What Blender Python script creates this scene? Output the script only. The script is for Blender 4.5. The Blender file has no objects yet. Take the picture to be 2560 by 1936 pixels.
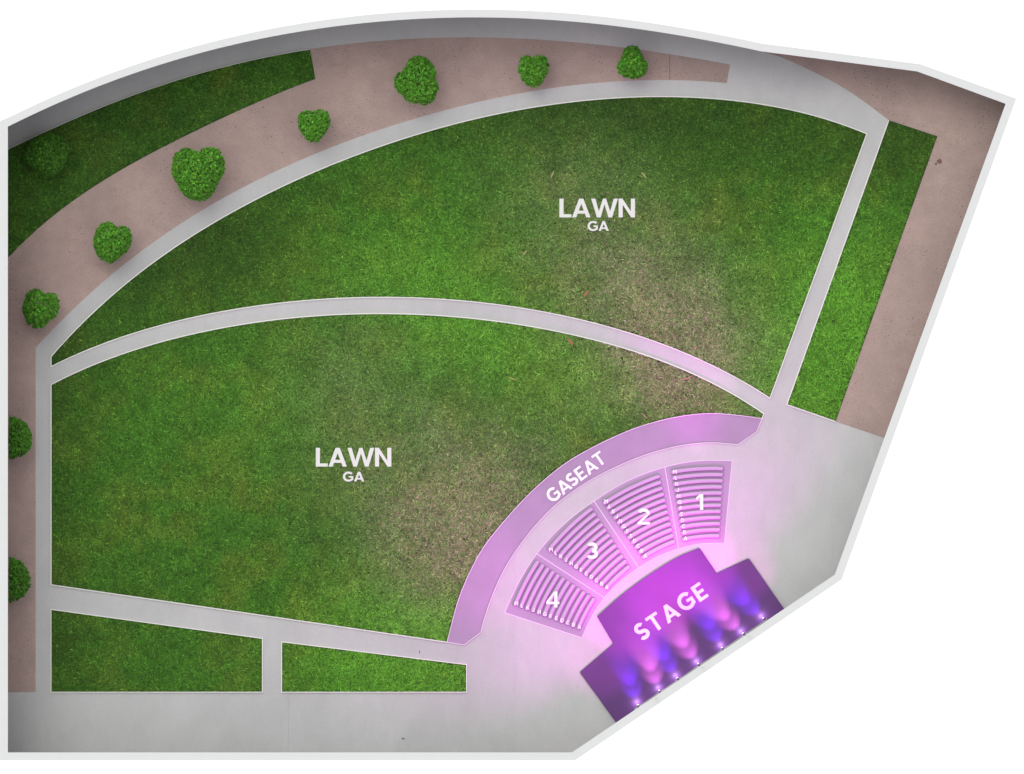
import bpy, bmesh, math, random
import numpy as np
from mathutils import Vector, Matrix
from mathutils.geometry import tessellate_polygon
random.seed(7); rng = np.random.default_rng(7)
sc = bpy.context.scene
COL = sc.collection
S = 16.0                                   # photo pixels per metre of the site plan
def P(x, y, z=0.0): return Vector(((x-1280.0)/S, (968.0-y)/S, z))
R = math.radians
# ------------------------------------------------------------------ camera, sky, sun, exposure
cam = bpy.data.cameras.new('camera'); cam_o = bpy.data.objects.new('camera', cam); COL.objects.link(cam_o)
cam.type = 'ORTHO'; cam.ortho_scale = 160.0; cam_o.location = (0, 0, 220); cam.clip_end = 3000
sc.camera = cam_o
w = bpy.data.worlds.new('World'); sc.world = w; w.use_nodes = True
nt = w.node_tree; bg = nt.nodes['Background']
sky = nt.nodes.new('ShaderNodeTexSky'); sky.sky_type = 'NISHITA'; sky.sun_disc = False
SUN_EL, SUN_AZ = 64.0, 332.0               # the sun stands over the upper left edge of the plan
sky.sun_elevation = R(SUN_EL); sky.sun_rotation = R(SUN_AZ); sky.air_density = 1.0; sky.dust_density = 3.0
hs = nt.nodes.new('ShaderNodeHueSaturation'); hs.inputs['Saturation'].default_value = 0.12
nt.links.new(sky.outputs[0], hs.inputs['Color']); nt.links.new(hs.outputs[0], bg.inputs['Color'])
bg.inputs['Strength'].default_value = 0.15
sun = bpy.data.lights.new('sun', 'SUN'); sun.energy = 0.5; sun.angle = R(120); sun.color = (1, .985, .96)
sun_o = bpy.data.objects.new('sun', sun); COL.objects.link(sun_o)
az = R(SUN_AZ); el = R(SUN_EL)
d = Vector((math.sin(az)*math.cos(el), math.cos(az)*math.cos(el), math.sin(el)))
sun_o.rotation_euler = d.to_track_quat('Z', 'Y').to_euler(); sun_o.location = d*150
sc.view_settings.view_transform = 'Standard'; sc.view_settings.look = 'None'
sc.view_settings.exposure = 0.36; sc.view_settings.gamma = 1.0
def HP(x):                                 # ground outside and rim, raised most at the left to deepen floor shade
    return 19.0-11.0*(x+80.0)/160.0

# ------------------------------------------------------------------ helpers
def tag(o, label=None, cat=None, group=None, kind=None):
    if label: o['label'] = label
    if cat: o['category'] = cat
    if group: o['group'] = group
    if kind: o['kind'] = kind
    return o
def empty(name, loc, parent=None):
    o = bpy.data.objects.new(name, None); COL.objects.link(o); o.location = loc; o.empty_display_size = .3
    if parent: o.parent = parent
    return o
class MB:
    def __init__(s): s.v = []; s.f = []
    def add(s, v, f):
        n = len(s.v); s.v += [tuple(p) for p in v]; s.f += [tuple(i+n for i in q) for q in f]
    def prism(s, pts, z0, z1, bottom=False):
        """pts: list of (x, y) in metres, any simple polygon"""
        a = sum(pts[i][0]*pts[(i+1) % len(pts)][1]-pts[(i+1) % len(pts)][0]*pts[i][1] for i in range(len(pts)))
        if a < 0: pts = pts[::-1]
        n = len(pts); v = [(p[0], p[1], z1) for p in pts]
        tri = tessellate_polygon([[Vector(q) for q in v]])
        f = []
        for t in tri:
            p0, p1, p2 = (Vector(v[i]) for i in t)
            f.append(tuple(t) if (p1-p0).cross(p2-p0).z > 0 else tuple(t[::-1]))
        if z0 is not None:
            v += [(p[0], p[1], z0) for p in pts]
            f += [(i, n+i, n+(i+1) % n, (i+1) % n) for i in range(n)]
        s.add(v, f)
    def box(s, c, sx, sy, sz, rz=0.0):
        v = []
        for dz in (-1, 1):
            for dx, dy in ((-1, -1), (1, -1), (1, 1), (-1, 1)):
                x, y = dx*sx/2, dy*sy/2
                v.append((c[0]+x*math.cos(rz)-y*math.sin(rz), c[1]+x*math.sin(rz)+y*math.cos(rz), c[2]+dz*sz/2))
        s.add(v, [(0, 3, 2, 1), (4, 5, 6, 7), (0, 1, 5, 4), (1, 2, 6, 5), (2, 3, 7, 6), (3, 0, 4, 7)])
    def tube(s, path, radii, n=8):
        rings = []
        for i, p in enumerate(path):
            a = Vector(path[max(i-1, 0)]); b = Vector(path[min(i+1, len(path)-1)]); t = (b-a).normalized()
            u = t.orthogonal().normalized(); q = t.cross(u)
            rings.append([Vector(p)+radii[i]*(math.cos(k*2*math.pi/n)*u+math.sin(k*2*math.pi/n)*q) for k in range(n)])
        v = [p for r in rings for p in r]
        f = [(i*n+k, i*n+(k+1) % n, (i+1)*n+(k+1) % n, (i+1)*n+k) for i in range(len(rings)-1) for k in range(n)]
        f += [tuple(range(n))[::-1], tuple((len(rings)-1)*n+k for k in range(n))]
        s.add(v, f)
    def build(s, name, mat, parent=None, smooth=False, origin=None):
        me = bpy.data.meshes.new(name)
        o0 = Vector(origin) if origin is not None else Vector((0, 0, 0))
        me.from_pydata([tuple(Vector(p)-o0) for p in s.v], [], s.f); me.update()
        me.materials.append(mat)
        if smooth: me.shade_smooth()
        o = bpy.data.objects.new(name, me); COL.objects.link(o)
        if parent: o.parent = parent
        elif origin is not None: o.location = o0
        return o
def cr(pts, n=10):
    """smooth curve through the measured points (centripetal Catmull-Rom)"""
    p = [np.array(q, float) for q in pts]; p = [2*p[0]-p[1]]+p+[2*p[-1]-p[-2]]; out = []
    for i in range(1, len(p)-2):
        t = [0]
        for k in range(3): t.append(t[-1]+max(np.hypot(*(p[i+k]-p[i+k-1])), 1e-6)**.5)
        for j in range(n):
            u = t[1]+(t[2]-t[1])*j/n
            A = [(t[k+1]-u)/(t[k+1]-t[k])*p[i+k-1]+(u-t[k])/(t[k+1]-t[k])*p[i+k] for k in range(3)]
            B = [(t[k+2]-u)/(t[k+2]-t[k])*A[k]+(u-t[k])/(t[k+2]-t[k])*A[k+1] for k in range(2)]
            C = (t[2]-u)/(t[2]-t[1])*B[0]+(u-t[1])/(t[2]-t[1])*B[1]; out.append(tuple(C))
    out.append(tuple(p[-2])); return out
def fitpoly(pts, deg=5, n=60):
    """least-squares smooth arc y(x) through measured points, ends kept"""
    x = np.array([q[0] for q in pts], float); y = np.array([q[1] for q in pts], float)
    m, sd = x.mean(), x.std(); wt = np.ones(len(x)); wt[0] = wt[-1] = 6
    c = np.polyfit((x-m)/sd, y, deg, w=wt); xs = np.linspace(x[0], x[-1], n); ys = np.polyval(c, (xs-m)/sd)
    return [(float(a), float(b)) for a, b in zip(xs, ys)]
def M2(pts): return [(P(x, y).x, P(x, y).y) for x, y in pts]
def offset(poly, dist, closed=True):
    n = len(poly); out = []
    for i in range(n):
        p = Vector(poly[i]); a = Vector(poly[i-1]) if (closed or i > 0) else None; b = Vector(poly[(i+1) % n]) if (closed or i < n-1) else None
        d1 = (p-a).normalized() if a is not None else None; d2 = (b-p).normalized() if b is not None else None
        if d1 is None: d1 = d2
        if d2 is None: d2 = d1
        n1 = Vector((-d1.y, d1.x)); n2 = Vector((-d2.y, d2.x)); m = n1+n2
        if m.length < 1e-6: m = n1
        m.normalize(); k = 1/max(m.dot(n1), .35); q = p+m*dist*k; out.append((q.x, q.y))
    return out
def strip(mb, line, wd, z0, z1, closed=True):
    a = offset(line, wd/2, closed); b = offset(line, -wd/2, closed); n = len(line)
    v = [(p[0], p[1], z1) for p in a]+[(p[0], p[1], z1) for p in b]+[(p[0], p[1], z0) for p in a]+[(p[0], p[1], z0) for p in b]
    f = []
    for i in range(n if closed else n-1):
        j = (i+1) % n
        f += [(i, n+i, n+j, j), (i, j, 2*n+j, 2*n+i), (n+i, 3*n+i, 3*n+j, n+j)]
    if not closed: f += [(0, 2*n, 3*n, n), (n-1, 2*n-1, 4*n-1, 3*n-1)]
    mb.add(v, f)

# ------------------------------------------------------------------ materials
def mat(name, col, rough=.8, metal=0.0, spec=.25):
    m = bpy.data.materials.new(name); m.use_nodes = True; b = m.node_tree.nodes['Principled BSDF']
    b.inputs['Base Color'].default_value = (*col, 1); b.inputs['Roughness'].default_value = rough
    b.inputs['Metallic'].default_value = metal; b.inputs['Specular IOR Level'].default_value = spec
    return m
class NT:
    def __init__(s, m): s.t = m.node_tree; s.b = s.t.nodes['Principled BSDF']; s.tc = s.new('ShaderNodeTexCoord')
    def new(s, k): return s.t.nodes.new(k)
    def link(s, a, b): s.t.links.new(a, b)
    def noise(s, scale, detail=4, rough=.55, dist=0.0, stretch=None):
        n = s.new('ShaderNodeTexNoise'); n.inputs['Scale'].default_value = scale; n.inputs['Detail'].default_value = detail
        n.inputs['Roughness'].default_value = rough; n.inputs['Distortion'].default_value = dist
        if stretch:
            mp = s.new('ShaderNodeMapping'); mp.inputs['Scale'].default_value = stretch
            s.link(s.tc.outputs['Object'], mp.inputs['Vector']); s.link(mp.outputs[0], n.inputs['Vector'])
        else: s.link(s.tc.outputs['Object'], n.inputs['Vector'])
        return n.outputs['Fac']
    def ramp(s, fac, stops):
        r = s.new('ShaderNodeValToRGB'); e = r.color_ramp.elements
        while len(e) < len(stops): e.new(.5)
        for k, (p, c) in enumerate(stops): e[k].position = p; e[k].color = (*c, 1) if len(c) == 3 else c
        s.link(fac, r.inputs[0]); return r.outputs[0]
    def mul(s, a, b, fac=1.0, mode='MULTIPLY'):
        m = s.new('ShaderNodeMix'); m.data_type = 'RGBA'; m.blend_type = mode; m.inputs[0].default_value = fac
        for src, sock in ((a, m.inputs[6]), (b, m.inputs[7])):
            if isinstance(src, tuple): sock.default_value = (*src, 1)
            else: s.link(src, sock)
        return m.outputs[2]
    def bump(s, h, strength=.2, dist=.05):
        b = s.new('ShaderNodeBump'); b.inputs['Strength'].default_value = strength; b.inputs['Distance'].default_value = dist
        s.link(h, b.inputs['Height']); s.link(b.outputs[0], s.b.inputs['Normal'])
def g3(v): return (v, v, v)
def concrete(name, base):
    m = mat(name, base, .85); n = NT(m)
    a = n.ramp(n.noise(.05, 3, .6, .6), [(.3, g3(.92)), (.7, g3(1.05))])
    b = n.ramp(n.noise(.35, 6, .65, .8, (1, .45, 1)), [(.3, g3(.955)), (.72, g3(1.04))])
    c = n.ramp(n.noise(2.2, 4, .7), [(.25, g3(.955)), (.75, g3(1.04))])
    s1 = n.ramp(n.noise(1.1, 2, .5), [(.17, g3(.78)), (.24, g3(1))])           # small stains
    col = n.mul(n.mul(n.mul(n.mul(base, a), b), c), s1)
    # pour joint: the slabs right of it are a touch warmer
    sp = n.new('ShaderNodeSeparateXYZ'); n.link(n.tc.outputs['Object'], sp.inputs[0])
    j = n.new('ShaderNodeMath'); j.operation = 'GREATER_THAN'; j.inputs[1].default_value = P(1290, 0).x; n.link(sp.outputs[0], j.inputs[0])
    slab = n.ramp(j.outputs[0], [(0, (.985, .985, .98)), (1, (1.02, 1.015, 1.01))])
    col = n.mul(col, slab)
    n.link(col, n.b.inputs['Base Color']); n.bump(n.noise(9, 5, .7), .15, .03)
    return m
M = {}
M['concrete'] = concrete('smooth grey concrete', (.455, .455, .45))
# walling: rim
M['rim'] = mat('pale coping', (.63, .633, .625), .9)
n = NT(M['rim']); n.link(n.mul((.63, .633, .625), n.ramp(n.noise(.8, 5), [(.3, g3(.99)), (.7, g3(1.01))])), n.b.inputs['Base Color'])
M['face'] = concrete('darkened low-bounce concrete face', (.09, .09, .09))  # inner wall face darkened so it bounces little daylight onto the floor
M['snow'] = mat('white ground cover', (.97, .97, .97), .95, spec=.1)
# exposed aggregate paving
m = M['paving'] = mat('pinkish aggregate paving', (.37, .27, .24), .9); n = NT(m)
base = n.ramp(n.noise(.07, 4, .6, .5), [(.3, (.325, .245, .218)), (.7, (.402, .296, .258))])
col = n.mul(base, n.ramp(n.noise(.45, 5, .6), [(.3, g3(.93)), (.7, g3(1.07))]))
col = n.mul(col, n.ramp(n.noise(5, 3, .7), [(.3, g3(.82)), (.7, g3(1.18))]))
vo = n.new('ShaderNodeTexVoronoi'); vo.inputs['Scale'].default_value = 1.7; n.link(n.tc.outputs['Object'], vo.inputs['Vector'])
mr = n.ramp(vo.outputs['Distance'], [(.09, g3(.3)), (.17, g3(1))])
msk = n.ramp(n.noise(.16, 2), [(.46, g3(0)), (.56, g3(1))])
inv = n.mul(g3(1), mr, 1.0); mx = n.new('ShaderNodeMix'); mx.data_type = 'RGBA'; mx.blend_type = 'MULTIPLY'
n.link(msk, mx.inputs[0]); n.link(col, mx.inputs[6]); n.link(inv, mx.inputs[7])
vo2 = n.new('ShaderNodeTexVoronoi'); vo2.inputs['Scale'].default_value = 4.0; n.link(n.tc.outputs['Object'], vo2.inputs['Vector'])
col = n.mul(mx.outputs[2], n.ramp(vo2.outputs['Distance'], [(.08, g3(.62)), (.16, g3(1))]))
n.link(col, n.b.inputs['Base Color']); n.bump(n.noise(12, 3), .25, .03)
m = M['turf'] = mat('turf soil', (.03, .07, .015), .95); n = NT(m)
n.link(n.ramp(n.noise(1.5, 6, .7), [(.3, (.018, .045, .008)), (.7, (.035, .085, .014))]), n.b.inputs['Base Color'])
m = M['blades'] = mat('grass blades', (.05, .12, .02), .7, spec=.15); n = NT(m)
at = n.new('ShaderNodeAttribute'); at.attribute_name = 'Col'; n.link(at.outputs['Color'], n.b.inputs['Base Color'])
m = M['leaves'] = mat('tree leaves', (.05, .12, .02), .6, spec=.2); n = NT(m)
at = n.new('ShaderNodeAttribute'); at.attribute_name = 'Col'; n.link(at.outputs['Color'], n.b.inputs['Base Color'])
n.b.inputs['Subsurface Weight'].default_value = 0
M['bark'] = mat('bark', (.09, .065, .045), .9); n = NT(M['bark'])
n.link(n.ramp(n.noise(6, 5, .7, 0, (1, 1, .25)), [(.3, (.06, .04, .03)), (.7, (.14, .11, .08))]), n.b.inputs['Base Color'])
M['kerb'] = mat('white kerb stone', (.80, .80, .74), .8); n = NT(M['kerb'])
n.link(n.mul((.72, .72, .66), n.ramp(n.noise(2, 4), [(.3, g3(.93)), (.7, g3(1.05))])), n.b.inputs['Base Color'])
def fabric(name, c, amp=.05):
    m = mat(name, c, .8); n = NT(m)
    n.link(n.mul(n.mul(c, n.ramp(n.noise(.25, 4, .6), [(.3, g3(1-amp)), (.7, g3(1+amp))])), n.ramp(n.noise(5, 4, .6), [(.3, g3(.97)), (.7, g3(1.03))])), n.b.inputs['Base Color']); return m
M['terrace'] = fabric('mauve terrace coating', (.34, .24, .36))
M['platform'] = fabric('mauve platform coating', (.35, .27, .37), .03)
M['mauve_line'] = mat('pale pink edging', (.72, .58, .70), .7)
M['bench'] = fabric('pale mauve bench shell', (.46, .34, .48), .02)
M['bench_base'] = mat('mauve gap-shade plinth', (.37, .17, .39), .8)  # colours the shade in the gaps between rows through the plinth lip
M['white_paint'] = mat('white lettering', (.64, .67, .60), .7)
M['violet_white'] = mat('violet white lettering', (.56, .52, .66), .7)
M['bright_white'] = mat('bright white lettering', (.80, .78, .80), .6)
M['deck'] = mat('violet stage vinyl', (.135, .05, .205), .55, spec=.15); n = NT(M['deck'])
n.link(n.mul((.115, .046, .17), n.ramp(n.noise(.5, 4), [(.3, g3(.97)), (.7, g3(1.03))])), n.b.inputs['Base Color'])
M['fascia'] = mat('stage fascia', (.18, .09, .22), .7)
M['steel'] = mat('grey steel bar', (.30, .29, .29), .5, .3)
M['lamp_body'] = mat('lamp housing', (.16, .16, .17), .5, .3)
M['stain'] = mat('dark stain', (.16, .10, .085), .9)
M['oil'] = mat('grey oil spot', (.20, .20, .20), .9)
M['crack'] = mat('open joint', (.16, .12, .11), 1)
M['leaf_o'] = mat('dry orange leaf', (.30, .15, .07), .7)
M['leaf_p'] = mat('dry pinkish twig', (.36, .22, .17), .8)
M['twig'] = mat('straw coloured twig', (.36, .36, .14), .8)
def glow(name, c, s):
    m = mat(name, c); b = m.node_tree.nodes['Principled BSDF']
    b.inputs['Emission Color'].default_value = (*c, 1); b.inputs['Emission Strength'].default_value = s; return m
M['lens_p'] = glow('lit pink lens', (1, .75, .95), 6); M['lens_v'] = glow('lit violet lens', (.8, .75, 1), 6)

# ------------------------------------------------------------------ outlines (photo pixels)
wall_arc = fitpoly([(19.7, 317), (90, 284), (162.7, 250.5), (217, 227.4), (307, 193), (400, 163), (490.4, 135.7), (580.8, 112.6), (671, 93.2),
  (761.7, 78.3), (850, 65.5), (972, 51.5), (1196, 44), (1379, 50.5), (1540, 66), (1660, 82.5), (1750, 98), (1904, 129)], 6, 90)
inner = wall_arc+[(2293, 179), (2514, 260), (2087, 1437), (1430, 1881.5), (19.7, 1881.5)]
arc_m = [Vector(q) for q in wall_arc]
oo = offset([tuple(q) for q in wall_arc], -19.6, False)
oo[0] = (-.6, 303.5); oo[-1] = (1904.5, 109.3)
outer = oo+[(2301.5, 161), (2540.5, 247), (2104, 1449), (1438, 1901), (-.6, 1901)]
strip_arc = fitpoly([(19.7, 374), (90, 341), (162.7, 307.5), (271, 262.5), (400, 212), (580.8, 162.5), (671, 143), (775, 124), (850, 113), (1013, 98), (1196, 93), (1289, 96), (1400, 104), (1517, 116), (1660, 133), (1750, 147), (1825, 162)], 6, 90)
pav_lo = fitpoly([(89, 870.5), (100, 858.8), (190.4, 764.8), (270, 695), (338.7, 640), (400, 595), (508.5, 524.7), (608, 467.7), (707.4, 419), (800, 381), (900, 343), (1094, 281), (1257, 241), (1400, 218), (1501, 207.5), (1675, 200.6), (1750, 203), (1817, 208)], 6, 90)
grass_lo = fitpoly([(20, 645), (57.9, 607), (126.6, 544.6), (213, 482), (289, 434), (385, 379.5), (504, 320), (581, 285), (671, 244), (788.8, 198)], 4, 50)
up_top = fitpoly([(127.7, 891.8), (172.3, 839), (226.6, 785.6), (308, 717.8), (407.4, 639), (508.5, 574.4), (604.3, 516.5), (707.4, 464), (800, 424), (900, 385), (1053, 334), (1257, 282), (1460, 252), (1623, 242.5), (1782, 246), (1945, 267.5), (2060, 298), (2167, 335)], 6, 100)
up_bot = fitpoly([(127.7, 917), (226.6, 873.3), (353, 827), (500, 790), (610, 771), (814, 748), (949, 744), (1080, 746.5), (1200, 757), (1353.7, 779.6), (1489, 808.5), (1590, 838), (1670, 867.7), (1779, 913), (1869, 960.8), (1925, 996)], 6, 90)
lo_top = fitpoly([(127.7, 962), (171.4, 940), (280.8, 895), (407.4, 853), (500, 831.7), (610, 810.5), (900, 785.5), (1042, 786), (1200, 798.2), (1326.6, 816.6), (1471, 846.5), (1590, 880), (1706.6, 924.7), (1797, 965.4), (1869, 1007.8), (1910, 1035)], 6, 90)
gs_out = cr([(1905, 1047), (1843, 1038.5), (1778, 1034.3), (1721, 1038.5), (1660, 1050), (1580, 1074), (1482, 1119), (1415, 1158), (1356, 1205), (1303, 1256), (1250, 1316), (1210, 1367), (1179, 1422), (1159, 1466), (1143, 1510), (1118, 1606)], 6)
gs_in = cr([(1202, 1581.5), (1213, 1541), (1226, 1503), (1258, 1430), (1307, 1354), (1370, 1281), (1425, 1235), (1494, 1191), (1594, 1145), (1660, 1124), (1725, 1111), (1782, 1107.5), (1845, 1112)], 6)
upper = up_top+[(1925, 996)]+up_bot[::-1][1:]
lower = lo_top+[(1905, 1047)]+gs_out[1:]+[(127.7, 1462.5)]
lawn_nw = strip_arc[:next(i for i, q in enumerate(strip_arc) if q[0] > 770)]+[(775, 124)]+[(788.8, 198)]+grass_lo[::-1][1:]
lawn_bl = [(127.5, 1524), (656, 1596.5), (656, 1731), (127.5, 1731)]
lawn_bm = [(704, 1605), (1166.5, 1662), (1166.5, 1731), (704, 1731)]
lawn_e = [(2222, 301), (2343.5, 341), (2089, 1054.5), (1967, 1012)]
paving_w = [q for q in strip_arc]+[(1817, 208)]+pav_lo[::-1][1:]+[(89, 1731), (10, 1731), (10, 374)]
paving_e = cr([(1906, 129.5), (1945, 141), (2006, 167), (2087, 207.5), (2148, 246), (2222, 301)], 8)+[(2343.5, 341), (2089, 1054.5), (2206, 1094), (2235, 1094), (2525, 280), (2525, 250), (2300, 172)]

# ------------------------------------------------------------------ ground, wall, floor sheets
mb = MB(); out_m = M2(outer); big = [(-900, -900), (170, -900), (170, 900), (-900, 900)]
vs = [Vector((*q, HP(q[0]))) for q in big]; hs_ = [Vector((*q, HP(q[0]))) for q in out_m]
tri = tessellate_polygon([vs, hs_]); allv = vs+hs_; f = []
for t in tri:
    a, b, c = (allv[i] for i in t); f.append(tuple(t) if (b-a).cross(c-a).z > 0 else tuple(t[::-1]))
n0 = len(allv); z0 = HP(170); allv = allv+[Vector((900, -900, z0)), Vector((900, 900, z0))]; f.append((1, n0, n0+1, 2))
mb.add(allv, f); tag(mb.build('ground', M['snow']), 'plain white ground surrounding the walled site', 'ground', kind='structure')
mb = MB(); inn = M2(inner); N = len(inn)
assert len(outer) == N
v = [(*q, HP(q[0])+.02) for q in out_m]+[(*q, HP(q[0])+.02) for q in inn]+[(*q, -1) for q in out_m]+[(*q, -1) for q in inn]
f = []
for i in range(N):
    j = (i+1) % N
    f += [(i, N+i, N+j, j)[::1], (i, j, 2*N+j, 2*N+i)]
mb.add(v, f); wall = mb.build('perimeter_wall', M['rim'], origin=(0, 0, 0))
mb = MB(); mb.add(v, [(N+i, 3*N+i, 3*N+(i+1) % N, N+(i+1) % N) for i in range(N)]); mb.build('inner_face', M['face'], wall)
tag(wall, 'continuous pale grey perimeter wall enclosing the whole site', 'wall')
mb = MB(); mb.prism(offset(inn, .4 if sum(inn[i][0]*inn[(i+1) % N][1]-inn[(i+1) % N][0]*inn[i][1] for i in range(N)) < 0 else -.4), None, 0.0)
floor = mb.build('pavement', M['concrete']); tag(floor, 'smooth grey concrete pavement inside the wall', 'pavement', kind='structure')
def sheet(name, outline, z, m, label, cat, kind='structure'):
    mb = MB(); mb.prism(M2(outline), None, z); return tag(mb.build(name, m), label, cat, kind=kind)
sheet('paved_walk', paving_w, .012, M['paving'], 'pinkish brown aggregate walk curving along the left and top under the trees', 'walk')
sheet('paved_walk', paving_e, .012, M['paving'], 'pinkish brown aggregate walk along the slanted right wall', 'walk')

# ------------------------------------------------------------------ lawns with real blades of grass
def inside(x, y, poly):
    r = np.zeros(len(x), bool); px = np.array([p[0] for p in poly]); py = np.array([p[1] for p in poly])
    j = len(poly)-1
    for i in range(len(poly)):
        if py[i] != py[j]:
            c = ((py[i] > y) != (py[j] > y)) & (x < (px[j]-px[i])*(y-py[i])/(py[j]-py[i])+px[i]); r ^= c
        j = i
    return r
GR = [rng.random((90, 120)) for _ in range(6)]
def vnoise(x, y, cell, k):
    g = GR[k]; u = (x+2000)/cell; v_ = (y+2000)/cell; i = np.floor(u).astype(int); j = np.floor(v_).astype(int)
    a = u-i; b = v_-j; a = a*a*(3-2*a); b = b*b*(3-2*b); h, w_ = g.shape
    q = lambda ii, jj: g[jj % h, ii % w_]
    return (q(i, j)*(1-a)+q(i+1, j)*a)*(1-b)+(q(i, j+1)*(1-a)+q(i+1, j+1)*a)*b
HAZE_TINT = [(1700, 900, 190, 150, .95), (1640, 760, 200, 170, .55), (1500, 640, 210, 180, .36), (1120, 1370, 170, 150, .95), (1240, 1180, 220, 150, .50), (1030, 1190, 240, 190, .35), (1420, 470, 190, 150, .22), (880, 940, 170, 160, .28), (1830, 1030, 60, 60, .4)]  # haze of the stage light laid into the grass colour
LIT_TINT = [(2040, 900, 230, 240, .9), (2120, 750, 160, 300, .6), (1190, 840, 210, 110, .8), (1080, 690, 220, 120, .5), (1080, 1680, 300, 140, 1.5), (870, 620, 300, 120, .4), (1000, 1520, 200, 80, .6), (640, 980, 330, 200, .25), (1440, 950, 170, 120, .5)]  # grass colour lightened where the site is most brightly lit
SHADE_TINT = [(460, 700, 300, 130, .55), (2230, 390, 170, 130, .6), (1850, 400, 250, 120, .3), (1450, 250, 700, 110, .55), (600, 560, 260, 110, .45), (160, 900, 160, 120, .5), (300, 400, 500, 260, .5), (1600, 300, 520, 120, .3), (130, 1200, 90, 500, .4), (130, 1620, 120, 150, .4)]  # shade along the top and left painted into the grass colour
def grass(outline, dens, label, haze_scale=1.0, tone=1.0):
    poly = [(p[0], p[1]) for p in outline]; xs = [p[0] for p in poly]; ys = [p[1] for p in poly]
    A = (max(xs)-min(xs))*(max(ys)-min(ys))/S/S; n0 = int(A*dens)
    x = rng.uniform(min(xs), max(xs), n0); y = rng.uniform(min(ys), max(ys), n0)
    k = inside(x, y, poly); x = x[k]; y = y[k]
    th = rng.uniform(0, 2*np.pi, len(x)); L = rng.uniform(.45, .95, len(x)); bend = rng.normal(0, .45, len(x))
    dx, dy = np.cos(th), np.sin(th)
    tx = x+(dx*L*S); ty = y-(dy*L*S)
    k = inside(tx, ty, poly) & inside(x+(dx*.5-dy*bend*.35)*L*S, y-(dy*.5+dx*bend*.35)*L*S, poly); x, y, th, L, bend, dx, dy, tx, ty = (q[k] for q in (x, y, th, L, bend, dx, dy, tx, ty))
    n = len(x); X = (x-1280)/S; Y = (968-y)/S
    wd = rng.uniform(.035, .065, n); hgt = rng.uniform(.06, .17, n)
    mx_ = X+dx*L*.5-dy*bend*L*.35; my_ = Y+dy*L*.5+dx*bend*L*.35
    V = np.zeros((n, 5, 3), np.float32)
    nx, ny = -dy*wd, dx*wd
    V[:, 0] = np.c_[X-nx, Y-ny, np.full(n, .02)]; V[:, 1] = np.c_[X+nx, Y+ny, np.full(n, .02)]
    V[:, 2] = np.c_[mx_+nx*1.1, my_+ny*1.1, hgt]; V[:, 3] = np.c_[mx_-nx*1.1, my_-ny*1.1, hgt+rng.normal(0, .015, n)]
    V[:, 4] = np.c_[X+dx*L, Y+dy*L, hgt*rng.uniform(.5, 1.15, n)]
    base = (np.arange(n)*5)[:, None]
    loops = np.concatenate([base+np.array([0, 1, 2, 3]), base+np.array([3, 2, 4])], 1).ravel().astype(np.int32)
    # colour of each blade
    g = lambda lst: sum(a*np.exp(-((x-cx)/sx)**2-((y-cy)/sy)**2) for cx, cy, sx, sy, a in lst)
    dry = np.clip(g(HAZE_TINT)*haze_scale*(.75+.5*vnoise(x, y, 60, 0)), 0, 1); lit_w = np.clip(g(LIT_TINT), 0, 1); shade_w = np.clip(g(SHADE_TINT), 0, 1)  # dry weights the painted stage haze, the other two painted light and shade
    yel = np.clip((vnoise(x, y, 95, 1)*.6+vnoise(x, y, 33, 2)*.4-.45)*2.4, 0, 1)
    r0 = rng.random(n)
    green = np.array([.046, .138, .012]); yg = np.array([.102, .160, .018]); lit_col = np.array([.092, .275, .022]); shade_col = np.array([.024, .063, .006]); straw = np.array([.30, .225, .165]); haze_green = np.array([.17, .23, .085])  # straw tones carry the stage haze, others the lit and shaded grass
    C = green+(yg-green)*(yel*.75)[:, None]
    C = C+(shade_col-C)*shade_w[:, None]; C = C+(lit_col-C)*(np.clip(lit_w*(1-shade_w), 0, 1)*.85)[:, None]
    pick = np.where(rng.random(n)[:, None] < .42, straw, haze_green)
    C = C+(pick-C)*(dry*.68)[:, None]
    C = C*(np.exp(rng.normal(0, .34, n)))[:, None]*(.82+.36*vnoise(x, y, 26, 3))[:, None]*tone
    lite = rng.random(n) < .06; C[lite] = C[lite]*1.5+np.array([.03, .035, .012])
    C = np.clip(C, 0, .5)
    me = bpy.data.meshes.new('grass'); me.vertices.add(n*5); me.vertices.foreach_set('co', V.ravel())
    me.loops.add(n*7); me.loops.foreach_set('vertex_index', loops); me.polygons.add(n*2)
    st = np.stack([np.arange(n)*7, np.arange(n)*7+4], 1).ravel().astype(np.int32)
    me.polygons.foreach_set('loop_start', st); me.update(calc_edges=True)
    ca = me.color_attributes.new('Col', 'FLOAT_COLOR', 'POINT')
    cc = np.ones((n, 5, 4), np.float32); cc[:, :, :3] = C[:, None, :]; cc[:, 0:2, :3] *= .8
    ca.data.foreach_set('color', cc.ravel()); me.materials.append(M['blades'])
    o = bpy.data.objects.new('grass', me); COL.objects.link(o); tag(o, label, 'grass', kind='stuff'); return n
DENS = 46
tot = 0
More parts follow.
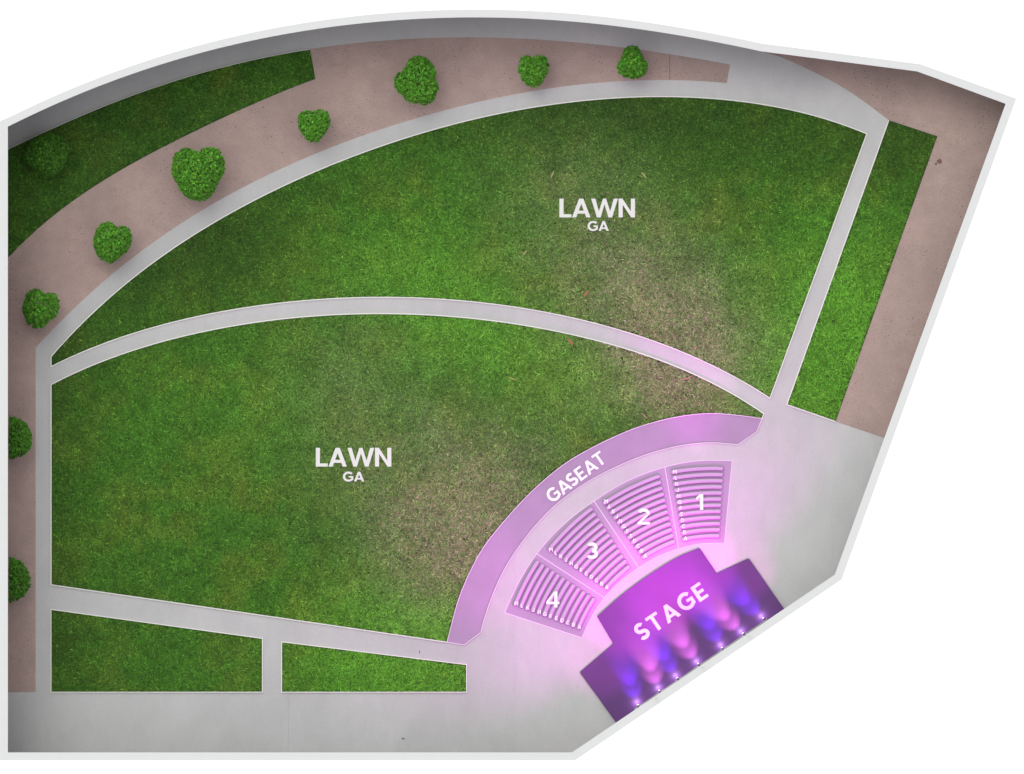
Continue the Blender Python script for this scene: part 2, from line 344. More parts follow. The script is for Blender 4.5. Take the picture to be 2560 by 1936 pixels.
for outline, lab, gl, ds, tn in (
    (upper, 'large upper crescent lawn between the two curved paths', 'long mown grass blades of the upper crescent lawn, tinted with stage light haze towards its lower right', 1, 1.0),
    (lower, 'large lower lawn wrapped round the seating terrace', 'mown grass blades of the lower lawn left of the seating terrace, tinted with stage light haze beside it', 1, 1.0),
    (lawn_nw, 'dark lawn wedge in the upper left corner by the wall', 'shade darkened grass blades of the upper left corner lawn', 0, 1.0),
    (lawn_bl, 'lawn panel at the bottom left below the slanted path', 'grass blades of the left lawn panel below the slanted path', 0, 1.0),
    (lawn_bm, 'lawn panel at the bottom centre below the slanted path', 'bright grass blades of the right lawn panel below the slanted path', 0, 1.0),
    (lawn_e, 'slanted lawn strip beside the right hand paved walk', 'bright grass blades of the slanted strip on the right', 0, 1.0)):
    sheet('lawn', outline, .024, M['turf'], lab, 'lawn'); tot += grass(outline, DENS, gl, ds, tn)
print('blades', tot)
def kerb(line, wd, label, closed=True, z=.20, m='kerb', name='kerb'):
    mb = MB(); strip(mb, M2(line), wd/S, 0.002, z, closed); return tag(mb.build(name, M[m]), label, 'kerb', kind='structure')
kerb(upper, 2.5, 'thin white kerb round the upper crescent lawn')
kerb(gs_out[-1:]+[(127.7, 1462.5)]+lo_top+[(1905, 1047)], 2.5, 'thin white kerb along the left, top and bottom of the lower lawn', False)
kerb(lawn_bl, 2.2, 'thin white kerb round the bottom left lawn panel')
kerb(lawn_bm, 2.2, 'thin white kerb round the bottom centre lawn panel')
kerb([(2222, 301), (1967, 1012), (2089, 1054.5)], 2.6, 'thin white kerb along the left side of the right lawn strip', False)
kerb(lawn_nw[:-len(grass_lo)], 1.5, 'thin grey kerb along the upper edge of the corner lawn', False, .20)

# ------------------------------------------------------------------ marks on the floor
def blob(name, cx, cy, rx, ry, m, label, cat):
    mb = MB(); n_ = 18
    pts = [(cx+rx*math.cos(a)*(1+random.uniform(-.28, .28)), cy+ry*math.sin(a)*(1+random.uniform(-.28, .28))) for a in [k*2*math.pi/n_ for k in range(n_)]]
    mb.prism(M2(pts), None, .018); return tag(mb.build(name, M[m]), label, cat)
blob('stain', 2349, 404, 6.5, 6.5, 'stain', 'round brown stain on the right hand walk beside the lawn strip', 'stain')
blob('stain', 2340, 410, 3.5, 3, 'stain', 'small brown stain touching the left of the round stain on the right walk', 'stain')
blob('stain', 1008, 1847, 4, 3, 'oil', 'small dark oil spot on the concrete near the bottom wall', 'stain')
blob('stain', 1048.5, 1630.5, 2, 4, 'oil', 'tiny grey spot on the slanted path above the bottom centre lawn', 'stain')
mb = MB(); strip(mb, M2([(1674.6, 136), (1674.4, 170), (1674.7, 200)]), .10, .013, .017, False)
tag(mb.build('pavement_joint', M['crack']), 'dark straight joint across the upper walk near its right end', 'joint', kind='structure')
for pts, lab in (([(1158, 108), (1150, 130), (1141, 152), (1138, 178)], 'fine crack in the walk between the two largest upper trees'),
                 ([(1704, 145), (1712, 160), (1709, 172), (1720, 188), (1722, 199)], 'fine crack in the walk right of the straight joint')):
    mb = MB(); strip(mb, M2(pts), .035, .013, .0165, False); tag(mb.build('pavement_crack', M['crack']), lab, 'crack', kind='structure')
mb = MB(); strip(mb, M2([(720, 1734), (721, 1800), (720, 1880)]), .03, .001, .004, False)
tag(mb.build('pavement_joint', M['oil']), 'faint joint in the bottom concrete below the gap between the lawn panels', 'joint', kind='structure')
def litter(name, pts, wd, m, label, cat):
    mb = MB(); c = P(*pts[len(pts)//2]); line = M2(pts); L_ = len(line); a = offset(line, wd/S/2, False); b = offset(line, -wd/S/2, False)
    v = []
    for i in range(L_):
        k = math.sin(math.pi*(i+.35)/(L_-.3)); q = Vector(line[i]); A = q+(Vector(a[i])-q)*k; B = q+(Vector(b[i])-q)*k; z = .19+.03*k
        v += [(A.x, A.y, z), (q.x, q.y, z+.05), (B.x, B.y, z), (q.x, q.y, z-.04)]
    f = []
    for i in range(L_-1):
        for k in range(4): f.append((i*4+k, i*4+(k+1) % 4, i*4+4+(k+1) % 4, i*4+4+k))
    f += [(3, 2, 1, 0), tuple((L_-1)*4+k for k in range(4))]
    mb.add(v, f); return tag(mb.build(name, M[m], origin=(c.x, c.y, .17)), label, cat)
litter('fallen_leaf', [(1460, 741), (1463, 736), (1468, 731), (1474, 729)], 7, 'leaf_o', 'orange fallen leaf on the upper lawn, up and left of the curved path', 'leaf')
litter('fallen_leaf', [(1418, 849), (1423, 851), (1428, 857), (1433, 862)], 7, 'leaf_o', 'orange fallen leaf on the lower lawn just below the curved path', 'leaf')
litter('fallen_leaf', [(1735, 874), (1738, 871), (1742, 867)], 6, 'leaf_p', 'pinkish dry leaf on the haze tinted tip of the upper lawn', 'leaf')
litter('twig', [(1697, 950), (1708, 949), (1720, 946), (1732, 939)], 3.5, 'leaf_p', 'long pinkish twig in haze tinted grass under the curved path', 'twig')
litter('twig', [(1606, 1034), (1611, 1040), (1616, 1045)], 4, 'leaf_p', 'short pink twig by the top edge of the seating terrace', 'twig')
litter('twig', [(1385, 428), (1381, 436), (1377, 446)], 4, 'twig', 'straw coloured twig on the upper lawn up and left of its lettering', 'twig')
litter('twig', [(1604, 431), (1610, 438), (1616, 446)], 4, 'twig', 'straw coloured twig on the upper lawn up and right of its lettering', 'twig')
litter('twig', [(1317, 627), (1312, 632), (1308, 639)], 4, 'twig', 'straw coloured twig on the upper lawn down and left of its lettering', 'twig')
litter('twig', [(1269, 944), (1280, 947), (1292, 950)], 3, 'twig', 'pale twig on the lower lawn under the middle of the curved path', 'twig')

# ------------------------------------------------------------------ terrace and seating platforms
terr = gs_out+[(1160.5, 1613)]+gs_in+[(1892, 1080)]
t = empty('seating_terrace', P(1500, 1200)); tag(t, 'curved mauve general admission terrace band round the seats', 'terrace')
mb = MB(); mb.prism(M2(terr), 0.0, .03); mb.build('terrace_floor', M['terrace'], t).matrix_parent_inverse = Matrix.Translation(-t.location)
mb = MB(); strip(mb, M2(terr), 1.8/S, .02, .17); mb.build('edge_line', M['mauve_line'], t).matrix_parent_inverse = Matrix.Translation(-t.location)
def inv(o, t): o.matrix_parent_inverse = Matrix.Translation(-t.location); return o
po = cr([(1261.5, 1532), (1296, 1457), (1342, 1384.5), (1408, 1312), (1485, 1253), (1568, 1203), (1662, 1168), (1745, 1152.5), (1830.5, 1152)], 12)
pi_ = cr([(1454.6, 1595), (1478, 1546), (1511, 1495), (1550, 1455), (1597, 1420), (1645, 1392), (1697, 1372.5), (1752, 1360), (1811, 1358.7)], 12)
# measured row ends: (left x, left y, right x, right y) of rows M and A
ROW = {1: ((1679.5, 1180.5, 1807.5, 1172), (1707, 1348.5, 1797.7, 1340)),
       2: ((1508.5, 1258.5, 1648.5, 1191.5), (1605, 1393.5, 1686.5, 1354.5)),
       3: ((1371.5, 1374, 1480.5, 1273), (1513, 1471, 1573.5, 1417.5)),
       4: ((1286, 1511.5, 1346, 1406), (1444, 1570.5, 1486.5, 1499))}
LET = {1: ((1687.4, 1180.1), (1714, 1346.4)), 2: ((1515.5, 1254), (1613.4, 1390)), 3: ((1377.3, 1374.6), (1516.9, 1468.6)), 4: ((1291, 1509), (1448.6, 1567.5))}
idx = [24*4-0, 0]
NW = {1: 'one', 2: 'two', 3: 'three', 4: 'four'}
PW = {1: 'right end of the fan, under numeral one', 2: 'second from the right, under numeral two', 3: 'third from the right, under numeral three', 4: 'lower left end of the fan, under numeral four'}
cuts = {4: (0, 24), 3: (24, 48), 2: (48, 72), 1: (72, 96)}
for k, (a, b) in cuts.items():
    pl = po[a:b+1]+pi_[a:b+1][::-1]
    c = P(sum(q[0] for q in pl)/len(pl), sum(q[1] for q in pl)/len(pl))
    t = empty('seating_platform', c); tag(t, ('mauve seating platform at the '+PW[k]) if k in (1, 4) else 'mauve seating platform '+PW[k], 'platform', 'fan of four seating platforms')
    mb = MB(); mb.prism(M2(pl), 0.0, .03+.001*k); inv(mb.build('platform_floor', M['platform'], t), t)
    mb = MB(); strip(mb, M2(offset(pl, .0)), 1.7/S, .02, .045+.002*k); inv(mb.build('edge_line', M['mauve_line'], t), t)

# ------------------------------------------------------------------ lettering (own geometric sans, cap height 1)
s_ = .208
def arc(cx, cy, rx, ry, a0, a1, th=s_, n=22):
    o = []; i = []
    for k in range(n+1):
        a = R(a0+(a1-a0)*k/n); o.append((cx+(rx+th/2)*math.cos(a), cy+(ry+th/2)*math.sin(a))); i.append((cx+(rx-th/2)*math.cos(a), cy+(ry-th/2)*math.sin(a)))
    return ('arc', o, i)
def bar(a, b, c, d): return ('poly', [(a, b), (c, b), (c, d), (a, d)])
def pl(*q): return ('poly', list(q))
G = {
 'L': (.60, [bar(0, 0, s_, 1), bar(s_, 0, .60, .17)]),
 'A': (.92, [pl((0, 0), (.21, 0), (.56, 1), (.355, 1)), pl((.92, 0), (.71, 0), (.36, 1), (.565, 1)), bar(.22, .2, .70, .36)]),
 'W': (1.34, [pl((0, 1), (.21, 1), (.475, 0), (.29, 0)), pl((.29, 0), (.475, 0), (.755, 1), (.59, 1)), pl((1.34, 1), (1.13, 1), (.865, 0), (1.05, 0)), pl((1.05, 0), (.865, 0), (.585, 1), (.75, 1))]),
 'N': (.82, [bar(0, 0, s_, 1), bar(.82-s_, 0, .82, 1), pl((0, 1), (.19, 1), (.82, 0), (.63, 0))]),
 'M': (.94, [bar(0, 0, s_, 1), bar(.94-s_, 0, .94, 1), pl((0, 1), (.21, 1), (.47, .6), (.47, .27)), pl((.94, 1), (.73, 1), (.47, .6), (.47, .27))]),
 'G': (.93, [arc(.5, .5, .405, .415, 42, 318), bar(.52, .40, .93, .56), bar(.745, .13, .93, .42)]),
 'C': (.88, [arc(.5, .5, .405, .415, 45, 315)]),
 'S': (.70, [arc(.35, .7, .235, .213, 35, 270), arc(.35, .29, .25, .2, 90, -150)]),
 'E': (.62, [bar(0, 0, s_, 1), bar(s_, 0, .62, .17), bar(s_, .415, .57, .585), bar(s_, .83, .62, 1)]),
 'F': (.60, [bar(0, 0, s_, 1), bar(s_, .40, .54, .57), bar(s_, .83, .60, 1)]),
 'T': (.76, [bar(0, .83, .76, 1), bar(.28, 0, .475, .83)]),
 'K': (.80, [bar(0, 0, s_, 1), pl((s_, .25), (s_, .50), (.55, 1), (.79, 1)), pl((.30, .52), (.44, .66), (.82, 0), (.58, 0))]),
 'J': (.56, [bar(.365, .28, .56, 1), arc(.27, .28, .1925, .19, 180, 360)]),
 'H': (.80, [bar(0, 0, s_, 1), bar(.80-s_, 0, .80, 1), bar(s_, .415, .80-s_, .585)]),
 'D': (.84, [bar(0, 0, s_, 1), bar(s_, 0, .38, .17), bar(s_, .83, .38, 1), arc(.38, .5, .365, .415, -90, 90, .17)]),
 'B': (.74, [bar(0, 0, s_, 1), bar(s_, 0, .42, .17), bar(s_, .42, .42, .58), bar(s_, .83, .42, 1), arc(.42, .71, .19, .205, -90, 90, .17), arc(.42, .29, .225, .205, -90, 90, .17)]),
 '1': (.48, [bar(.27, 0, .48, 1), pl((0, .70), (.09, .84), (.27, 1), (.27, .80), (.10, .62))]),
 '2': (.78, [arc(.38, .69, .285, .22, -18, 160), pl((.10, .0), (.02, .15), (.50, .60), (.74, .64)), bar(0, 0, .78, .165)]),
 '3': (.76, [arc(.36, .715, .25, .20, -90, 150), arc(.36, .285, .285, .21, -150, 90)]),
 '4': (.82, [bar(.50, 0, .70, 1), bar(0, .20, .82, .36), pl((0, .36), (.19, .36), (.62, 1), (.50, 1))]),
}
def glyph(ch, size, ctr, rot, z, th, kx=1.0):
    wd_, parts = G[ch]; mb = MB(); ca, sa = math.cos(rot), math.sin(rot)
    def T(p): x = (p[0]-wd_/2)*size*kx; y = (p[1]-.5)*size; return (ctr[0]+x*ca-y*sa, ctr[1]+x*sa+y*ca)
    for k, prt in enumerate(parts):
        zz = z+th+.0025*k
        if prt[0] == 'poly': mb.prism([T(q) for q in prt[1]], z-.0, zz)
        else:
            o, i = [T(q) for q in prt[1]], [T(q) for q in prt[2]]; mb.prism(o+i[::-1], z, zz)
    return mb
def word(text, ctr_px, cap_px, rot_deg, z, th, m, name, label, cat, gap=.13, width_px=None, group=None, kx=1.0):
    size = cap_px/S; rot = R(rot_deg)
    tot = sum(G[c][0] for c in text)*kx+gap*(len(text)-1)
    if width_px: gap = (width_px/cap_px-sum(G[c][0] for c in text)*kx)/(len(text)-1); tot = width_px/cap_px
    c0 = P(*ctr_px, z); t = empty(name, c0); tag(t, label, cat, group)
    u = -tot/2
    for ch in text:
        cx = (u+G[ch][0]*kx/2)*size; u += G[ch][0]*kx+gap
        mb = glyph(ch, size, (cx*math.cos(rot), cx*math.sin(rot)), rot, 0, th, kx); mb.build('letter', M[m], t)
    return t
word('LAWN', (1493, 520.5), 47, 0, .22, .05, 'white_paint', 'lawn_lettering', 'large white word LAWN on the upper crescent lawn', 'lettering', width_px=189, kx=1.065)
word('GA', (1495.5, 565.5), 24.5, 0, .22, .05, 'white_paint', 'lawn_lettering', 'small white letters GA on the upper crescent lawn', 'lettering', width_px=53, kx=1.13)
word('LAWN', (884, 1143.5), 47, 0, .22, .05, 'white_paint', 'lawn_lettering', 'large white word LAWN on the lower lawn', 'lettering', width_px=189, kx=1.065)
word('GA', (884, 1192), 24.5, 0, .22, .05, 'white_paint', 'lawn_lettering', 'small white letters GA on the lower lawn', 'lettering', width_px=53, kx=1.13)

# ------------------------------------------------------------------ benches: 12 curved rows in each of 4 sections
CC = (1806.0, 1735.0)
def arc_between(a, b, bulge_c, n=16):
    """arc from a to b whose radius is their mean distance from the centre of the seating fan"""
    a = Vector(a); b = Vector(b); r = ((a-Vector(CC)).length+(b-Vector(CC)).length)/2; mid = (a+b)/2; ch = (b-a).length
    hgt = math.sqrt(max(r*r-ch*ch/4, 0)); nn = Vector((-(b-a).y, (b-a).x)).normalized()
    if (mid+nn*hgt-Vector(CC)).length > (mid-nn*hgt-Vector(CC)).length: nn = -nn
    c = mid+nn*hgt; a0 = math.atan2(a.y-c.y, a.x-c.x); a1 = math.atan2(b.y-c.y, b.x-c.x)
    while a1-a0 > math.pi: a1 -= 2*math.pi
    while a1-a0 < -math.pi: a1 += 2*math.pi
    return [(c.x+r*math.cos(a0+(a1-a0)*k/n), c.y+r*math.sin(a0+(a1-a0)*k/n)) for k in range(n+1)]
def sweep(mb, line, prof):
    """prof: closed list of (offset across, z); rounded bar swept along line with tapered round ends"""
    n_ = len(line); m_ = len(prof); rows = []
    for i in range(n_):
        q = Vector(line[i]); a = Vector(line[max(i-1, 0)]); b = Vector(line[min(i+1, n_-1)]); d_ = (b-a).normalized(); nn = Vector((-d_.y, d_.x))
        rows.append((q, d_, nn))
    seq = []
    R0 = prof[0][0]
    hw = max(abs(p[0]) for p in prof)
    for kx, kk in ((1.0, .45), (.75, .78), (.35, .95)): seq.append((rows[0][0]-rows[0][1]*hw*kx*.75, rows[0][2], kk))
    for q, d_, nn in rows: seq.append((q, nn, 1))
    for kx, kk in ((.35, .95), (.75, .78), (1.0, .45)): seq.append((rows[-1][0]+rows[-1][1]*hw*kx*.75, rows[-1][2], kk))
    v = [(q.x+nn.x*p[0]*k, q.y+nn.y*p[0]*k, p[1] if p[1] <= .22 else p[1]-(1-k)*.12) for q, nn, k in seq for p in prof]
    L_ = len(seq); f = [(i*m_+k, i*m_+(k+1) % m_, (i+1)*m_+(k+1) % m_, (i+1)*m_+k) for i in range(L_-1) for k in range(m_)]
    f += [tuple(range(m_))[::-1], tuple((L_-1)*m_+k for k in range(m_))]
    mb.add(v, f)
BW = .30
prof = [(-BW, .20), (-BW, .28), (-BW*.82, .36), (-BW*.45, .41), (0, .42), (BW*.45, .41), (BW*.82, .36), (BW, .28), (BW, .20)][::-1]
baseprof = [(-.42, .02), (-.42, .07), (-BW*.75, .09), (-BW*.75, .21), (BW*.75, .21), (BW*.75, .09), (.42, .07), (.42, .02)][::-1]  # wide lip lays a shade colour in the gap between rows
ROWS = 'MLKJHGFEDCBA'

for k, (rm, ra) in ROW.items():
    for j, ch in enumerate(ROWS):
        u = j/11; e = [rm[q]+(ra[q]-rm[q])*u for q in range(4)]
        line = M2(arc_between((e[0]+2.2, e[1]), (e[2]-2.2, e[3]), CC))
        mid = line[8]; lm, la = LET[k]; lx, ly = lm[0]+(la[0]-lm[0])*u, lm[1]+(la[1]-lm[1])*u
        c = Vector((mid[0], mid[1], .1)); t = empty('bench', c)
        tag(t, f'curved mauve bench lettered {ch} in the seating section numbered {NW[k]}', 'bench', 'curved rows of benches facing the stage')
        mb = MB(); sweep(mb, line, prof); inv(mb.build('seat', M['bench'], t, smooth=True), t)
        mb = MB(); sweep(mb, line, baseprof); inv(mb.build('plinth', M['bench_base'], t), t)
        mb = glyph(ch, 9.6/S, (P(lx, ly).x, P(lx, ly).y), 0, .40, .035); inv(mb.build('row_letter', M['bright_white'], t), t)
for ch, cx, cy in (('1', 1748.5, 1255.5), ('2', 1609.5, 1292), ('3', 1480.5, 1377), ('4', 1382, 1499)):
    t = empty('section_number', P(cx, cy, .46)); tag(t, f'large white numeral {NW[int(ch)]} lying across the benches', 'number', 'white section numerals')
    mb = glyph(ch, 40/S, (0, 0), 0, 0, .04); mb.build('numeral', M['bright_white'], t)
gl = [('G', 1383, 1236.5, 39), ('A', 1409.5, 1216, 38), ('S', 1430, 1199, 37), ('E', 1451, 1184, 36.5), ('A', 1475, 1166.5, 36), ('T', 1498, 1148, 35)]
t = empty('terrace_lettering', P(1440, 1194, .13)); tag(t, 'white word GASEAT slanting up the curved terrace', 'lettering')
for ch, cx, cy, a in gl:
    c = P(cx, cy)-P(1440, 1194); mb = glyph(ch, 34/S, (c.x, c.y), R(a), 0, .03); mb.build('letter', M['bright_white'], t)

# ------------------------------------------------------------------ stage
DZ = .4
front = cr([(1493.5, 1541.5), (1549, 1492), (1594, 1457.5), (1654, 1417), (1699, 1391), (1747, 1371.5)], 8)
stage = front+[(1751, 1374), (1791.5, 1434), (1869, 1397.5), (1873, 1399), (1963, 1528), (1545, 1812), (1451.5, 1682.5), (1452, 1679), (1532, 1611), (1532.5, 1607)]
t = empty('stage', P(1690, 1560)); tag(t, 'raised violet stage with curved front and two side wings against the slanted wall', 'stage')
mb = MB(); mb.prism(M2(stage), DZ-.10, DZ); inv(mb.build('deck', M['deck'], t), t)
mb = MB(); mb.prism(offset(M2(stage), .06), 0.0, DZ-.101); inv(mb.build('fascia', M['fascia'], t), t)
mb = MB(); strip(mb, M2([(1585.5, 1774.5), (1918, 1548.5)]), .16, DZ+.0, DZ+.42, False); inv(mb.build('lamp_rail', M['steel'], t), t)
t = word('STAGE', (1676, 1530), 43, 34.2, DZ+.01, .03, 'violet_white', 'stage_lettering', 'large pale violet word STAGE slanting across the stage deck', 'lettering', width_px=203)
FILL_WASH, FILL_GLOW = 36000, 27000  # power of the fill spots on the added masts
def spot(name, parent, loc, target, power, color, cone, blend, rad):
    l = bpy.data.lights.new(name, 'SPOT'); l.energy = power; l.color = color; l.spot_size = R(cone); l.spot_blend = blend; l.shadow_soft_size = rad
    o = bpy.data.objects.new(name, l); COL.objects.link(o); o.parent = parent; o.location = Vector(loc)-parent.location
    o.rotation_euler = (Vector(target)-Vector(loc)).to_track_quat('-Z', 'Y').to_euler(); return o
def lamp(px, py, z, tx, ty, tz, m_lens, label, group, sz=.16):
    """a small cylindrical stage lamp pointing at (tx, ty, tz): yoke, housing and lit lens"""
    c = P(px, py, z); tg = P(tx, ty, tz); ax = (tg-c).normalized(); t = empty('stage_lamp', c); tag(t, label, 'lamp', group)
    mb = MB(); mb.tube([-ax*sz*2.4, -ax*sz*1.9, Vector((0, 0, 0))], [sz*.55, sz*.95, sz], 14); mb.build('housing', M['lamp_body'], t)
    mb = MB(); mb.tube([ax*.005, ax*.05], [sz*.93, sz*.80], 14); mb.build('lens', M[m_lens], t)
    mb = MB(); mb.box((-ax.x*sz*1.2, -ax.y*sz*1.2, -1.17), .06, .06, 2.34); mb.build('stand', M['steel'], t)
    return t, c+ax*.12, tg
BC = {'v': (.24, .03, 1), 'p': (1, .38, .72)}
BE = [('v', 1594.5, 1763, 1566, 1672), ('p', 1648, 1727, 1611, 1622), ('v', 1693, 1696, 1640, 1606), ('p', 1745.5, 1660, 1676, 1562), ('v', 1805, 1620, 1757, 1530), ('p', 1857.5, 1584, 1784, 1512), ('v', 1908.5, 1546, 1840, 1482)]
ORD = ['first', 'second', 'third', 'fourth', 'fifth', 'sixth', 'seventh']
for k, (c_, px, py, tx, ty) in enumerate(BE):
    lab = ('violet' if c_ == 'v' else 'pink')+f' stage lamp, {ORD[k]} from the lower left along the back rail'
    u = Vector((tx-px, ty-py)).normalized()*S
    t, a, b = lamp(px, py, DZ+2.5, px+u.x*7.4, py+u.y*7.4, DZ, 'lens_v' if c_ == 'v' else 'lens_p', lab, 'lit lamps along the back of the stage')
    spot('beam', t, a, b, 6500 if c_ == 'v' else 9000, BC[c_], 46, 1, .08)
    spot('near_beam', t, a, P(px+u.x*3.0, py+u.y*3.0, DZ), 1500 if c_ == 'v' else 2100, BC[c_], 62, 1, .06)
    fl = bpy.data.lights.new('flare', 'POINT'); fl.energy = 80; fl.color = (.85, .8, 1); fl.shadow_soft_size = .05
    fo = bpy.data.objects.new('flare', fl); COL.objects.link(fo); fo.parent = t; fo.location = Vector((u.x/S*.5, -u.y/S*.5, -1.9))
for k, (px, py, tx, ty) in enumerate(((1640, 1745, 1566, 1528), (1755, 1667, 1655, 1462), (1870, 1589, 1728, 1412))):  # masts added to carry fill spots for stage, seats, path and lawns
    H = HP(P(px, py).x); top = P(px, py, H+8.0); base = P(px, py, H)
    t = empty('added_mast', base); tag(t, f'added slim mast with a round fill lamp head on the slanted wall, {ORD[k]} from the lower left', 'mast', 'added masts on the wall behind the stage')
    mb = MB(); mb.tube([(0, 0, 0.02), (0, 0, 4), (0, 0, 7.9)], [.09, .07, .05], 10); mb.build('pole', M['rim'], t)
    ax = (P(tx, ty, DZ)-top).normalized(); hd = Vector((0, 0, 8.0))
    mb = MB(); mb.tube([hd-ax*.2, hd, hd+ax*.25], [.08, .14, .16], 12); mb.build('added_lamp_head', M['rim'], t)
    mb = MB(); mb.tube([hd+ax*.255, hd+ax*.28], [.15, .13], 12); mb.build('lens', M['lens_p'], t)
    a = top+ax*.35
    spot('fill_wash', t, a, P(tx, ty, DZ), FILL_WASH, (1, .04, .80), 42, 1, .2)
    if k != 1: spot('fill_wing_wash', t, a+Vector((.05, 0, 0)), P(*((1500, 1672), (0, 0), (1868, 1428))[k], DZ), 9000, (1, .05, .85), 30, 1, .2)
    if k == 0: spot('fill_lawn', t, a+Vector((0, .05, 0)), P(1120, 1390, 0), 26000, (1, .05, .9), 32, 1, .3)
    if k == 2: spot('fill_path', t, a+Vector((0, .05, 0)), P(1690, 850, 0), 65000, (1, .03, 1), 24, 1, .3)
    tgt = ((1100, 1440), (1330, 1040), (1760, 900))[k]
    spot('glow', t, a+Vector((0, 0, .05)), P(*tgt, 0), FILL_GLOW, (1, .04, 1), 76, 1, .3)

# ------------------------------------------------------------------ trees
def crown_tree(cx, cy, outline_px, label, zt=4.2, bright=1.0, clip=None, dens=1.0):
    """outline_px: silhouette points relative to the centre, photo pixels"""
    pts = np.array(outline_px, float); ang = np.arctan2(-pts[:, 1], pts[:, 0]); rad = np.hypot(pts[:, 0], pts[:, 1])/S
    o_ = np.argsort(ang); ang = ang[o_]; rad = rad[o_]; A = np.r_[ang-2*np.pi, ang, ang+2*np.pi]; RR = np.r_[rad, rad, rad]
    rf = lambda th: np.interp(th, A, RR)
    c = P(cx, cy); zt *= 1.6; t = empty('tree', c); tag(t, label, 'tree', 'round leafy trees along the outer walk')
    rm = rad.mean(); zb = .5
    # clumps of leaves: centres on and in a dome that follows the silhouette
    nc = int(80*rm*rm*dens)+80
    th = rng.uniform(0, 2*np.pi, nc); q = np.sqrt(rng.random(nc))*.93; r_ = rf(th)*q
    hz = zb+(zt-zb)*(np.clip(1-q**4.5, 0, 1)**.5)*rng.uniform(.86, 1.04, nc)
    CX = r_*np.cos(th); CY = r_*np.sin(th); CZ = hz
    ncr = rng.uniform(.14, .27, nc); per = 16; n = nc*per
    u = rng.normal(size=(n, 3)); u /= np.linalg.norm(u, axis=1)[:, None]; u[:, 2] = np.abs(u[:, 2])*.9-.15
    rr = np.repeat(ncr, per)*rng.uniform(.65, 1.05, n)
    Pn = np.c_[np.repeat(CX, per), np.repeat(CY, per), np.repeat(CZ, per)]+u*rr[:, None]
    th2 = np.arctan2(Pn[:, 1], Pn[:, 0]); k = np.hypot(Pn[:, 0], Pn[:, 1]) < rf(th2)*rng.uniform(.93, 1.05, n)
    if clip is not None: k &= Pn[:, 0] > clip+.22-c.x
    Pn = Pn[k]; u = u[k]; n = len(Pn); cl = np.repeat(np.arange(nc), per)[k]
    nrm = u+rng.normal(0, .45, (n, 3))+np.array([0, 0, .8]); nrm /= np.linalg.norm(nrm, axis=1)[:, None]
    a = np.cross(nrm, rng.normal(size=(n, 3))); a /= np.linalg.norm(a, axis=1)[:, None]; b = np.cross(nrm, a)
    L = rng.uniform(.12, .23, n)[:, None]; W = L*rng.uniform(.38, .6, n)[:, None]
    V = np.stack([Pn-a*L, Pn-b*W+nrm*.0, Pn+a*L*.9-nrm*.04, Pn+b*W], 1).astype(np.float32)
    clc = np.exp(rng.normal(0, .22, nc))[cl]
    base = np.array([.068, .255, .020])*bright
    C = base*(clc*np.exp(rng.normal(0, .28, n)))[:, None]; C[:, 0] *= rng.uniform(.8, 1.6, n); C = np.clip(C, 0, .6)
    me = bpy.data.meshes.new('crown'); me.vertices.add(n*4); me.vertices.foreach_set('co', V.ravel()); me.loops.add(n*4)
    me.loops.foreach_set('vertex_index', np.arange(n*4, dtype=np.int32)); me.polygons.add(n); me.polygons.foreach_set('loop_start', (np.arange(n)*4).astype(np.int32))
    me.update(calc_edges=True); ca = me.color_attributes.new('Col', 'FLOAT_COLOR', 'POINT'); cc = np.ones((n, 4, 4), np.float32); cc[:, :, :3] = C[:, None, :]
    ca.data.foreach_set('color', cc.ravel()); me.materials.append(M['leaves']); o = bpy.data.objects.new('crown', me); COL.objects.link(o); o.parent = t
    # trunk with limbs
    sx = max(0.0, (clip+.5-c.x) if clip is not None else 0.0)
    mb = MB(); mb.tube([(sx, 0, 0), (sx+.03, .02, .6), (sx, .05, 1.3), (sx, 0, 2.2)], [.24, .18, .15, .07], 10)
    for i in range(6):
        th0 = i*math.pi/3+random.uniform(-.3, .3); ll = float(rf(math.atan2(math.sin(th0), math.cos(th0))))*.6
        if clip is not None and c.x+sx+ll*math.cos(th0) < clip+.3: continue
        mb.tube([(sx, 0, 1.0+.1*i), (sx+ll*.5*math.cos(th0), ll*.5*math.sin(th0), 1.7+.1*i), (sx+ll*math.cos(th0), ll*math.sin(th0), 2.1+.1*i)], [.11, .075, .03], 6)
    mb.build('trunk', M['bark'], t); return n
k4 = .4069
def rel(pts, c, k=k4): return [((x-c[0])*k, (y-c[1])*k) for x, y in pts]
heart = rel([(1130, 905), (1175, 912), (1205, 932), (1250, 905), (1310, 898), (1360, 915), (1382, 960), (1388, 1050), (1355, 1110), (1330, 1165), (1300, 1215), (1245, 1245), (1185, 1240), (1130, 1205), (1085, 1130), (1055, 1080), (1050, 1010), (1065, 945), (1095, 915)], (1220, 1070))
knob = rel([(650, 1358), (690, 1370), (712, 1395), (750, 1388), (795, 1398), (812, 1440), (806, 1500), (785, 1545), (745, 1570), (715, 1605), (680, 1625), (635, 1615), (600, 1585), (580, 1530), (568, 1480), (585, 1430), (595, 1395), (615, 1372)], (690, 1490))
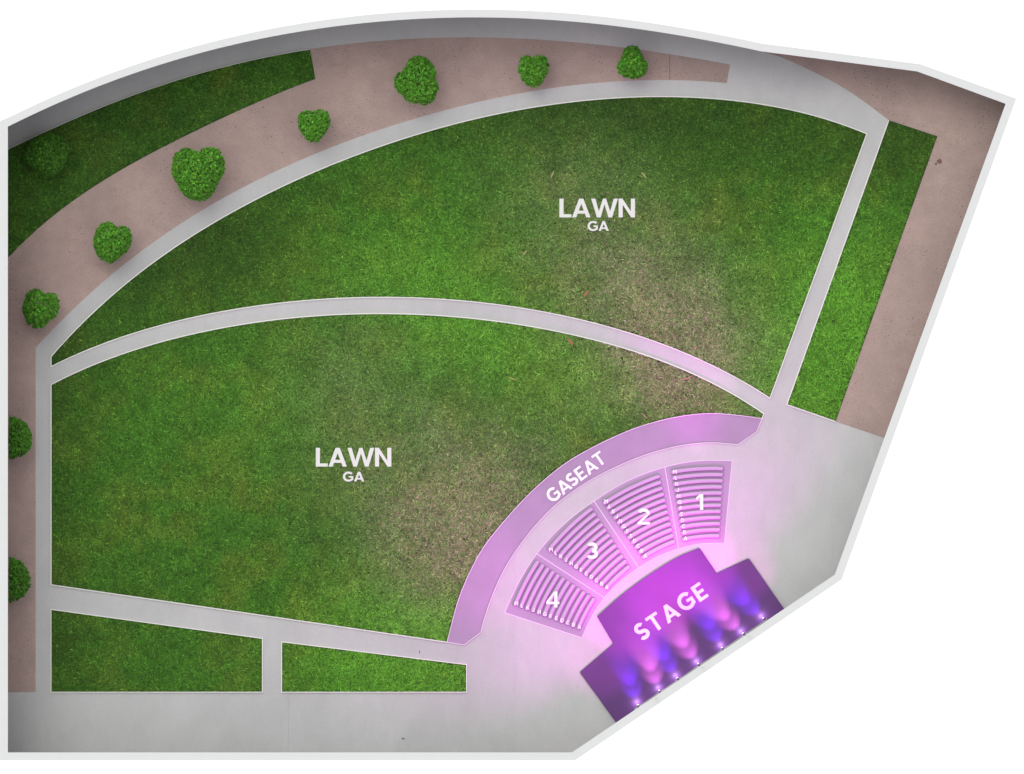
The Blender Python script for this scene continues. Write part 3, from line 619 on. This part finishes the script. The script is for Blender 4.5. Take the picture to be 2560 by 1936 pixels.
pear = rel([(480, 338), (530, 350), (560, 375), (590, 430), (590, 490), (612, 540), (600, 590), (575, 635), (525, 657), (480, 640), (420, 632), (380, 590), (340, 555), (320, 510), (335, 465), (380, 440), (405, 405), (425, 360)], (475, 500))
dome = rel([(1790, 275), (1830, 285), (1855, 325), (1870, 365), (1895, 400), (1885, 450), (1850, 478), (1800, 487), (1750, 478), (1712, 455), (1698, 410), (1722, 370), (1738, 325), (1755, 290)], (1800, 390))
wide = rel([(310, 800), (360, 818), (405, 855), (432, 900), (425, 950), (400, 1000), (375, 1050), (330, 1088), (270, 1075), (230, 1040), (175, 1005), (130, 975), (135, 930), (165, 885), (210, 835), (260, 812)], (275, 950))
rnd = [(60*math.cos(a)*(1+.04*math.sin(3*a)), 58*math.sin(a)*(1+.05*math.cos(2*a))) for a in [i*2*math.pi/18 for i in range(18)]]
def sc_(pts, k): return [(x*k, y*k) for x, y in pts]
WX = P(19.7, 0).x
crown_tree(496, 435, heart, 'large heart shaped leafy tree on the curved walk left of the upper lawn', 5.0)
crown_tree(281, 606, knob, 'medium leafy tree with a notched top between the left lawn wedge and the curved path', 4.2)
crown_tree(785, 315, sc_(heart, .60), 'small heart shaped leafy tree just below the tip of the corner lawn', 3.8)
crown_tree(1043, 203, pear, 'large pear shaped leafy tree in the middle of the top walk', 4.8)
crown_tree(1333.5, 178, sc_(heart, .585), 'small heart shaped leafy tree on the top walk above the upper lawn', 3.6)
crown_tree(1582, 159, dome, 'small dome shaped leafy tree nearest the right end of the top walk', 3.6)
crown_tree(102, 772, sc_(knob, .97), 'medium leafy tree on the left walk where the path bends', 4.0, .9)
crown_tree(112, 389, wide, 'shade darkened spreading tree on the corner lawn by the upper left wall', 4.0, .55)  # leaf colour darkened to give the shade of the wall
crown_tree(23, 1095, rnd, 'leafy tree half hidden by the left wall, the upper of two', 4.2, .72, WX)
crown_tree(12, 1449, sc_(rnd, 1.1), 'leafy tree half hidden by the left wall, the lower of two', 4.2, .72, WX)
